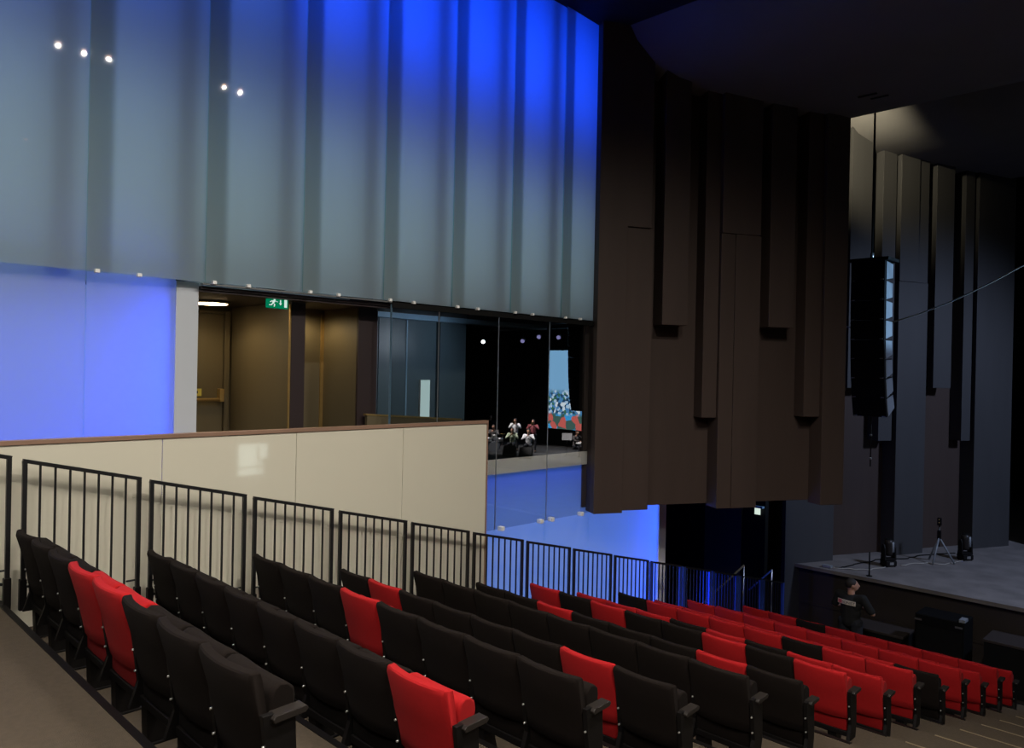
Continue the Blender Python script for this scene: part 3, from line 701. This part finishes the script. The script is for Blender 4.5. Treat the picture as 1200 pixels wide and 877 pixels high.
# ================================================================== PEOPLE
def remesh(o, vox, smooth=4):
    m = o.modifiers.new('remesh', 'REMESH'); m.mode = 'VOXEL'; m.voxel_size = vox; m.use_smooth_shade = True
    s = o.modifiers.new('smooth', 'SMOOTH'); s.iterations = smooth; s.factor = .5
def person(label, loc, rotz, J, shirt, trousers, vox=.02, hair='hairdark', sleeve=.45, group=None):
    V = {k: Vector(v) for k, v in J.items()}
    t = thing('person', label, 'person', loc, rotz, group)
    b = nbm()
    hd, nk, ch, pv = V['head'], V['neck'], V['chest'], V['pelvis']
    look = V.get('look', Vector((0, 1, 0))).normalized(); side = look.cross(Vector((0, 0, 1))).normalized()
    rot = Matrix((( side.x, look.x, 0, 0), (side.y, look.y, 0, 0), (0, 0, 1, 0), (0, 0, 0, 1)))
    ball(b, hd, .078, .098, .118, 3, rot); ball(b, hd+look*.03+Vector((0, 0, -.06)), .06, .068, .062, 2, rot)
    caps(b, nk+Vector((0, 0, -.05)), hd+Vector((0, 0, -.06))-look*.01, .062, .055)
    caps(b, hd+look*.098+Vector((0, 0, .02)), hd+look*.118+Vector((0, 0, -.022)), .010, .017)
    for s in (-1, 1):
        ball(b, hd+side*s*.08-look*.005+Vector((0, 0, -.005)), .012, .026, .034, 2, rot)
        ball(b, hd+side*s*.03+look*.088+Vector((0, 0, .022)), .014, .01, .009, 2, rot)
    caps(b, hd+look*.095+side*.022+Vector((0, 0, -.058)), hd+look*.095-side*.022+Vector((0, 0, -.058)), .010, .010)
    caps(b, ch, pv, .13, .125); ball(b, ch, .17, .11, .17)
    for s, c in ((-1, 'L'), (1, 'R')):
        sh, el, wr = V['sh'+c], V['el'+c], V['wr'+c]; hip, kn, an = V['hip'+c], V['kn'+c], V['an'+c]
        caps(b, ch+(sh-ch)*.5, sh, .08, .062); caps(b, sh, el, .056, .043); caps(b, el, wr, .043, .03)
        hdir = (wr-el).normalized(); ax = V.get('palm'+c, Vector((0, 0, 1))).normalized(); wd = hdir.cross(ax)
        if wd.length < .1: wd = hdir.orthogonal()
        wd.normalize(); nn = wd.cross(hdir)
        pc = wr+hdir*.05; caps(b, wr, pc, .03, .034); 
        for i in range(4):
            o0 = pc+wd*(i-1.5)*.02+hdir*.025; l = (.038, .045, .042, .033)[i]
            k1 = o0+hdir*l; k2 = k1+(hdir*.4+nn*.9).normalized()*l*.8
            caps(b, o0, k1, .0105, .0095, 6); caps(b, k1, k2, .0095, .008, 6)
        t0 = wr+hdir*.03-wd*.032; t1 = t0+(hdir-wd*.8+nn*.4).normalized()*.04; caps(b, t0, t1, .013, .011, 6); caps(b, t1, t1+(hdir+nn).normalized()*.03, .011, .009, 6)
        caps(b, pv, hip, .12, .095); caps(b, hip, kn, .085, .06); caps(b, kn, an, .056, .04)
        caps(b, an, an+Vector((0, .13, -.045)), .042, .032)
    body = obj('body', b, 'skin', t); remesh(body, vox, 3)
    b = nbm(); caps(b, ch+Vector((0, 0, .02)), pv+Vector((0, 0, .0)), .15, .15); ball(b, ch, .195, .135, .2)
    ball(b, (ch+pv)/2, .175, .135, .2); ball(b, pv+Vector((0, 0, .02)), .175, .14, .12)
    for c in 'LR':
        sh, el = V['sh'+c], V['el'+c]; wr = V['wr'+c]
        caps(b, ch+(sh-ch)*.45+Vector((0, 0, .02)), sh, .095, .078); e = sh+(el-sh)*min(1, sleeve/.5); caps(b, sh, e, .074, .066 if sleeve < .5 else .056)
        if sleeve > .5: caps(b, el, el+(wr-el)*.9, .056, .042)
    so = obj('shirt', b, shirt, t); remesh(so, vox, 4)
    b = nbm()
    for c in 'LR':
        hip, kn, an = V['hip'+c], V['kn'+c], V['an'+c]
        caps(b, pv+Vector((0, 0, .02)), hip, .15, .115); caps(b, hip, kn, .105, .078); caps(b, kn, an+Vector((0, 0, .02)), .075, .058)
    to = obj('trousers', b, trousers, t); remesh(to, vox, 4)
    for c in 'LR':
        an = V['an'+c]; b = nbm(); caps(b, an+Vector((0, -.03, -.035)), an+Vector((0, .16, -.045)), .05, .042); remesh(obj('shoe', b, 'black', t), max(vox, .015), 2)
    b = nbm(); ball(b, hd-look*.016+Vector((0, 0, .022)), .085, .098, .108, 3, rot)
    bmesh.ops.bisect_plane(b, geom=b.verts[:]+b.edges[:]+b.faces[:], plane_co=hd+look*.035+Vector((0, 0, .03)), plane_no=(look*.8-Vector((0, 0, .55))), clear_outer=True)
    obj('hair', b, hair, t)
    return t, so, V
def stand(elL, wrL, elR, wrR, look=(0, 1, 0), lean=0):
    return dict(pelvis=(0, 0, .93), chest=(0, lean, 1.27), neck=(0, lean*1.3, 1.47), head=(0, .02+lean*1.6, 1.62), shL=(-.2, lean*1.2, 1.41), shR=(.2, lean*1.2, 1.41),
                elL=elL, wrL=wrL, elR=elR, wrR=wrR, hipL=(-.1, 0, .9), hipR=(.1, 0, .9), knL=(-.12, .02, .49), knR=(.12, .02, .49), anL=(-.13, -.01, .085), anR=(.13, -.01, .085), look=look)
def sit(elL, wrL, elR, wrR, look=(0, 1, 0), lean=.05):
    return dict(pelvis=(0, 0, .52), chest=(0, lean, .86), neck=(0, lean*1.3, 1.06), head=(0, .03+lean*1.6, 1.21), shL=(-.2, lean*1.2, 1.0), shR=(.2, lean*1.2, 1.0),
                elL=elL, wrL=wrL, elR=elR, wrR=wrR, hipL=(-.1, .05, .5), hipR=(.1, .05, .5), knL=(-.16, .45, .5), knR=(.16, .45, .5), anL=(-.17, .46, .085), anR=(.17, .46, .085), look=look)
# security man in front of the first row, back turned three quarters, arms folded
J = stand((-.33, .06, 1.13), (-.02, .27, 1.17), (.35, .05, 1.14), (.04, .30, 1.13), look=(.75, .66, 0))
guard, gshirt, GV = person('man in black t-shirt with printed back, standing before the front row', (-5.69, 15.3, FLOOR), -.15, J, 'tblack', 'tjean', .014, sleeve=.42)
guard.scale = (1.16, 1.16, 1.0)
bm = nbm(); ball(bm, (0, 0, 0), .02)
bm.free()
def curved_plate(bm, x0, x1, z0, z1, off, n=8):
    vs = []
    for i in range(n+1):
        x = x0+(x1-x0)*i/n; y = -.158+off+.75*x*x
        vs.append((bm.verts.new((x, y, z0)), bm.verts.new((x, y, z1)), bm.verts.new((x, y+.006, z1)), bm.verts.new((x, y+.006, z0))))
    for i in range(n):
        a, b = vs[i], vs[i+1]
        for j in range(4): bm.faces.new([a[j], a[(j+1) % 4], b[(j+1) % 4], b[j]])
    bm.faces.new(vs[0]); bm.faces.new(vs[-1][::-1])
bm = nbm(); curved_plate(bm, -.155, .155, 1.27, 1.355, 0); pr = obj('back_print', bm, 'print_white', gshirt)
bm = nbm(); curved_plate(bm, -.148, -.075, 1.277, 1.348, -.003); obj('print_block', bm, 'print_red', pr)
cv = bpy.data.curves.new('print_text', 'FONT'); cv.body = 'SONIST'; cv.size = .072; cv.align_x = 'LEFT'; cv.extrude = .001
co = bpy.data.objects.new('print_text_curve', cv); C.objects.link(co)
dg = bpy.context.evaluated_depsgraph_get(); me = bpy.data.meshes.new_from_object(co.evaluated_get(dg)); bpy.data.objects.remove(co)
for v in me.vertices:
    x, y, z = v.co; X = -.068+x*.88; v.co = (X, -.158-.004+.75*X*X-z, 1.288+y)
me.materials.clear(); me.materials.append(M['print_dark']); link('lettering', me, pr)

BZ = DK+.007
# band far across the stage: it shows in the clear glass as a mirror image
def face(x, y): return math.atan2(-( -7-x), (8-y))   # turn towards the glass
BG = 'musicians of the band on stage'
def bandman(label, x, y, J, shirt, sleeve=.9, rot=None):
    return person(label, (x, y, BZ), math.pi*.80 if rot is None else rot, J, shirt, 'tjean', .024, sleeve=sleeve, group=BG)
horn = ((-.3, .16, 1.24), (-.05, .36, 1.44), (.3, .16, 1.24), (.05, .36, 1.44))
hornS = ((-.3, .2, .8), (-.05, .42, .95), (.3, .2, .8), (.05, .40, 1.0))
def trumpet(x, y, z, rz, label):
    t = thing('trumpet', label, 'trumpet', (x, y, z), rz, 'brass instruments in the band')
    bm = nbm(); tube(bm, [(0, .12, 0), (0, .40, 0), (0, .52, 0), (0, .58, 0)], [.008, .01, .03, .065], 12); obj('bell', bm, 'gold', t)
    bm = nbm(); tube(bm, [(0, .15, -.01), (0, .42, -.02), (0, .45, -.05), (0, .42, -.08), (0, .2, -.08)], .009, 8); obj('tubing', bm, 'gold', t)
    for i in range(3):
        bm = nbm(); tube(bm, [(0, .26+i*.03, -.1), (0, .26+i*.03, .04)], .011, 8); obj('valve', bm, 'gold', t)
R8 = math.pi*.80
def vx(px, y): return -13.94+y*math.tan(math.radians(44.706)-math.atan((px-600)/892))   # stage place whose mirror image lies at that bearing
def infront(x, y, rz, f, up): return (x-math.sin(rz)*f, y+math.cos(rz)*f, BZ+up)
P_ = dict(white=(vx(606, 29), 29), plaid=(vx(627, 29.2), 29.2), green=(vx(603, 28), 28), white2=(vx(622, 28.2), 28.2), drummer=(vx(581, 28.7), 28.7),
          dark=(vx(577, 30), 30), keys=(vx(677, 29.6), 29.6))
bandman('musician in white shirt standing, playing trumpet in the band', *P_['white'], stand(*horn), 'twhite')
p = infront(*P_['white'], R8, .10, 1.57); trumpet(*p, R8, 'brass trumpet held by the musician in the white shirt')
bandman('musician in dark red plaid shirt standing, playing trumpet in the band', *P_['plaid'], stand(*horn), 'tplaid')
p = infront(*P_['plaid'], R8, .10, 1.57); trumpet(*p, R8, 'brass trumpet held by the musician in the plaid shirt')
bandman('seated musician in pale green shirt in the band', *P_['green'], sit(*hornS), 'tgreen')
bandman('seated musician in white shirt in front of the plaid shirt', *P_['white2'], sit(*hornS), 'twhite')
bandman('seated drummer in grey top behind the drum kit', *P_['drummer'], sit(*hornS), 'tgrey')
bandman('musician in black top standing behind the drummer', *P_['dark'], stand(*horn), 'tblack')
bandman('keyboard player in dark jacket seated at the keyboard', *P_['keys'], sit((-.3, .2, .82), (-.15, .45, .80), (.3, .2, .82), (.15, .45, .80)), 'tgrey', rot=R8-.9)
for nm, who in (('green', 'seated musician in pale green'), ('white2', 'seated musician in white'), ('drummer', 'drummer'), ('keys', 'keyboard player')):
    t = thing('band_stool', 'black stool under the %s' % who, 'stool', (*P_[nm], BZ), 0, 'stools under the seated musicians')
    bm = nbm(); tube(bm, [(0, 0, .36), (0, 0, .40)], .17, 16); obj('seat', bm, 'frame', t)
    for a in (.5, 2.1, 3.7, 5.3):
        bm = nbm(); tube(bm, [(.08*math.cos(a), .08*math.sin(a), .36), (.17*math.cos(a), .17*math.sin(a), .006)], .012, 6); obj('leg', bm, 'steel', t)
kx, ky = P_['keys']; ka = R8-.9
t = thing('keyboard', 'white stage keyboard on a black stand before the keyboard player', 'keyboard', (kx-math.sin(ka)*.72, ky+math.cos(ka)*.72, BZ), ka)
bm = nbm(); box(bm, -.6, .6, -.15, .15, .70, .78); obj('body', bm, 'twhite', t, bevel=.01)
for s_ in (-1, 1):
    bm = nbm(); bar(bm, (s_*.4, -.15, .02), (s_*.4, .15, .7), .03); obj('stand_leg', bm, 'frame', t)
    bm = nbm(); bar(bm, (s_*.4, .15, .02), (s_*.4, -.15, .7), .03); obj('stand_leg', bm, 'frame', t)
t = thing('music_stand', 'music stand with white sheet beside the keyboard', 'music stand', (vx(667, 29.0), 29.0, BZ), R8)
bm = nbm(); tube(bm, [(0, 0, 0), (0, 0, 1.0)], .012, 6); obj('pole', bm, 'frame', t)
bm = nbm(); box(bm, -.25, .25, -.01, .01, .85, 1.2); obj('sheet', bm, 'twhite', t)
for a in (0, 2.1, 4.2):
    bm = nbm(); bar(bm, (0, 0, .2), (.25*math.cos(a), .25*math.sin(a), .01), .014); obj('foot', bm, 'frame', t)
t = thing('drum_kit', 'drum kit with cymbals in front of the seated drummer', 'drum kit', (vx(582, 27.7), 27.7, BZ), R8)
bm = nbm(); tube(bm, [(0, -.2, .28), (0, .2, .28)], .28, 24); obj('kick_drum', bm, 'speakerside', t)
for (x, z, rr) in ((-.3, .55, .15), (.3, .55, .15), (0, .7, .13)):
    bm = nbm(); tube(bm, [(x, 0, z), (x, 0, z+.2)], rr, 18); obj('drum', bm, 'steel', t)
for (x, z) in ((-.42, .95), (.42, .95)):
    bm = nbm(); tube(bm, [(x, 0, z), (x, 0, z+.02)], [.18, .05], 20); cy = obj('cymbal', bm, 'gold', t)
    bm = nbm(); tube(bm, [(x, 0, 0), (x, 0, z)], .012, 6); obj('cymbal_stand', bm, 'steel', cy)
for i, (px, y) in enumerate(((600, 26.9), (619, 27.0))):
    t = thing('wedge_monitor', 'black wedge monitor before the seated musician in %s' % ('pale green', 'white')[i], 'loudspeaker', (vx(px, y), y, BZ), R8, 'wedge monitors before the band')
    bm = nbm(); prism(bm, [(-.28, 0), (.28, 0), (.28, .16), (-.12, .5), (-.28, .42)], 'x', -.32, .32); obj('cabinet', bm, 'speaker', t, bevel=.01)
    bm = nbm(); prism(bm, [(.27, .19), (-.10, .505), (-.095, .515), (.275, .2)], 'x', -.29, .29); obj('grille', bm, 'black', t)
bm = nbm(); box(bm, 8.5, 18.7, 23.5, 32.9, DK, DK+.006); tag(obj('dance_carpet', bm, 'velvet'), 'black dance carpet laid under the band', 'carpet')
t = thing('lighting_truss', 'black lighting truss hung above the band', 'truss', (vx(612, 30), 30, 2.35))
bm = nbm()
for dy, dz in ((-.15, 0), (.15, 0), (0, .26)): tube(bm, [(-4, dy, dz), (4, dy, dz)], .025, 6)
obj('chords', bm, 'rail', t)
for q in range(16):
    bm = nbm(); bar(bm, (-4+q*.5, -.15, 0), (-3.75+q*.5, 0, .26), .02); obj('brace', bm, 'rail', t)
for q in (-3, 3):
    bm = nbm(); tube(bm, [(q, 0, .26), (q, 0, 5.85)], .015, 6); obj('hanger', bm, 'rail', t)
for i, (px, zl) in enumerate(((567, 1.75), (613, 1.75), (632, 1.95), (655, 1.9))):
    t = thing('stage_lantern', 'black stage lantern under the truss, %s' % ('glowing white over the drummer', 'above the white shirted trumpeter', 'above the plaid shirted trumpeter', 'beside the screen')[i], 'stage light', (vx(px, 30), 30, zl), R8, 'lanterns under the truss')
    bm = nbm(); tube(bm, [(0, -.15, .05), (0, .2, -.05)], [.11, .13], 14); obj('can', bm, 'speakerside', t)
    bm = nbm(); tube(bm, [(0, .2, -.05), (0, .215, -.055)], [.11, .1], 14); obj('lens', bm, 'lensbright' if i == 0 else 'lensdim', t)
    bm = nbm(); tube(bm, [(0, 0, .1), (0, 0, 2.36-zl)], .02, 6); obj('yoke', bm, 'rail', t)
# LED screen upstage
m, nt, out = nodes('LED screen picture')
tc = nt.nodes.new('ShaderNodeTexCoord'); sp = nt.nodes.new('ShaderNodeSeparateXYZ'); L = nt.links.new
L(tc.outputs['Object'], sp.inputs[0])
vo = nt.nodes.new('ShaderNodeTexVoronoi'); vo.inputs['Scale'].default_value = 6.5; L(tc.outputs['Object'], vo.inputs['Vector'])
c1 = nt.nodes.new('ShaderNodeValToRGB'); c1.color_ramp.interpolation = 'CONSTANT'; L(vo.outputs['Color'], c1.inputs[0])
el = c1.color_ramp.elements; el[0].position = 0; el[0].color = (.02, .06, .12, 1); el[1].position = .3; el[1].color = (.08, .25, .5, 1)
e = el.new(.5); e.color = (.45, .6, .75, 1); e = el.new(.62); e.color = (.05, .16, .10, 1); e = el.new(.75); e.color = (.7, .75, .8, 1)
v2 = nt.nodes.new('ShaderNodeTexVoronoi'); v2.inputs['Scale'].default_value = 2.4; L(tc.outputs['Object'], v2.inputs['Vector'])
c2 = nt.nodes.new('ShaderNodeValToRGB'); c2.color_ramp.interpolation = 'CONSTANT'; L(v2.outputs['Color'], c2.inputs[0])
el = c2.color_ramp.elements; el[0].color = (.05, .35, .7, 1); el[1].position = .42; el[1].color = (.6, .12, .10, 1); e = el.new(.6); e.color = (.06, .12, .10, 1)
def mixz(za, zb, A, Bq):
    mr = nt.nodes.new('ShaderNodeMapRange'); mr.inputs[1].default_value = za; mr.inputs[2].default_value = zb; L(sp.outputs['Z'], mr.inputs[0])
    mx = nt.nodes.new('ShaderNodeMix'); mx.data_type = 'RGBA'; L(mr.outputs[0], mx.inputs[0])
    for i, q in ((6, A), (7, Bq)):
        if isinstance(q, tuple): mx.inputs[i].default_value = q
        else: L(q, mx.inputs[i])
    return mx.outputs[2]
o1 = mixz(.75, .95, c2.outputs[0], c1.outputs[0]); o2 = mixz(2.0, 2.3, o1, (.22, .45, .7, 1)); 
ee = nt.nodes.new('ShaderNodeEmission'); ee.inputs[1].default_value = 1.9; L(o2, ee.inputs[0]); L(ee.outputs[0], out.inputs[0])
M['screen'] = m
t = thing('led_screen', 'tall LED screen showing an aerial city view behind the band', 'screen', (12.25, 33.0, -3.2))
bm = nbm(); box(bm, -3.4, 3.4, -.02, .02, 0, 4.5); obj('display', bm, 'screen', t)
bm = nbm(); box(bm, -3.45, 3.45, .02, .14, -.05, 4.55); obj('cabinet_frame', bm, 'black', t)
for s in (-2.5, 0, 2.5):
    bm = nbm(); tube(bm, [(s, .08, 4.5), (s, .08, 11.0)], .02, 6); obj('hanger', bm, 'black', t)
# house downlights mirrored in the frosted glass
for i, (x, y) in enumerate(HOUSE):
    t = thing('ceiling_downlight', 'small round warm downlight in the black ceiling, ' + ('in the cluster of three', 'in the cluster of three', 'in the cluster of three', 'in the pair', 'in the pair', 'alone over the far seats')[i], 'light', (x, y, 5.1), 0, 'ceiling downlights above the seats')
    bm = nbm(); tube(bm, [(0, 0, 0), (0, 0, -.06)], [.1, .085], 16); obj('bezel', bm, 'ceil', t)
    bm = nbm(); tube(bm, [(0, 0, -.061), (0, 0, -.066)], .04, 16); obj('lens', bm, 'lamphouse', t)
# lit doorway on the far side wall, mirrored in the parapet
wd = struct('window_2', 'lit glazed doorway in the far side wall')
bm = nbm(); box(bm, 23.7, 23.79, 18.1, 19.65, FLOOR, -4.05); obj('glazing', bm, 'glow', wd)
bm = nbm(); box(bm, 23.66, 23.7, 19.1, 19.2, FLOOR, -4.05); obj('mullion', bm, 'black', wd)
bm = nbm(); box(bm, 23.66, 23.7, 18.1, 19.65, -5.3, -5.22); obj('transom', bm, 'black', wd)
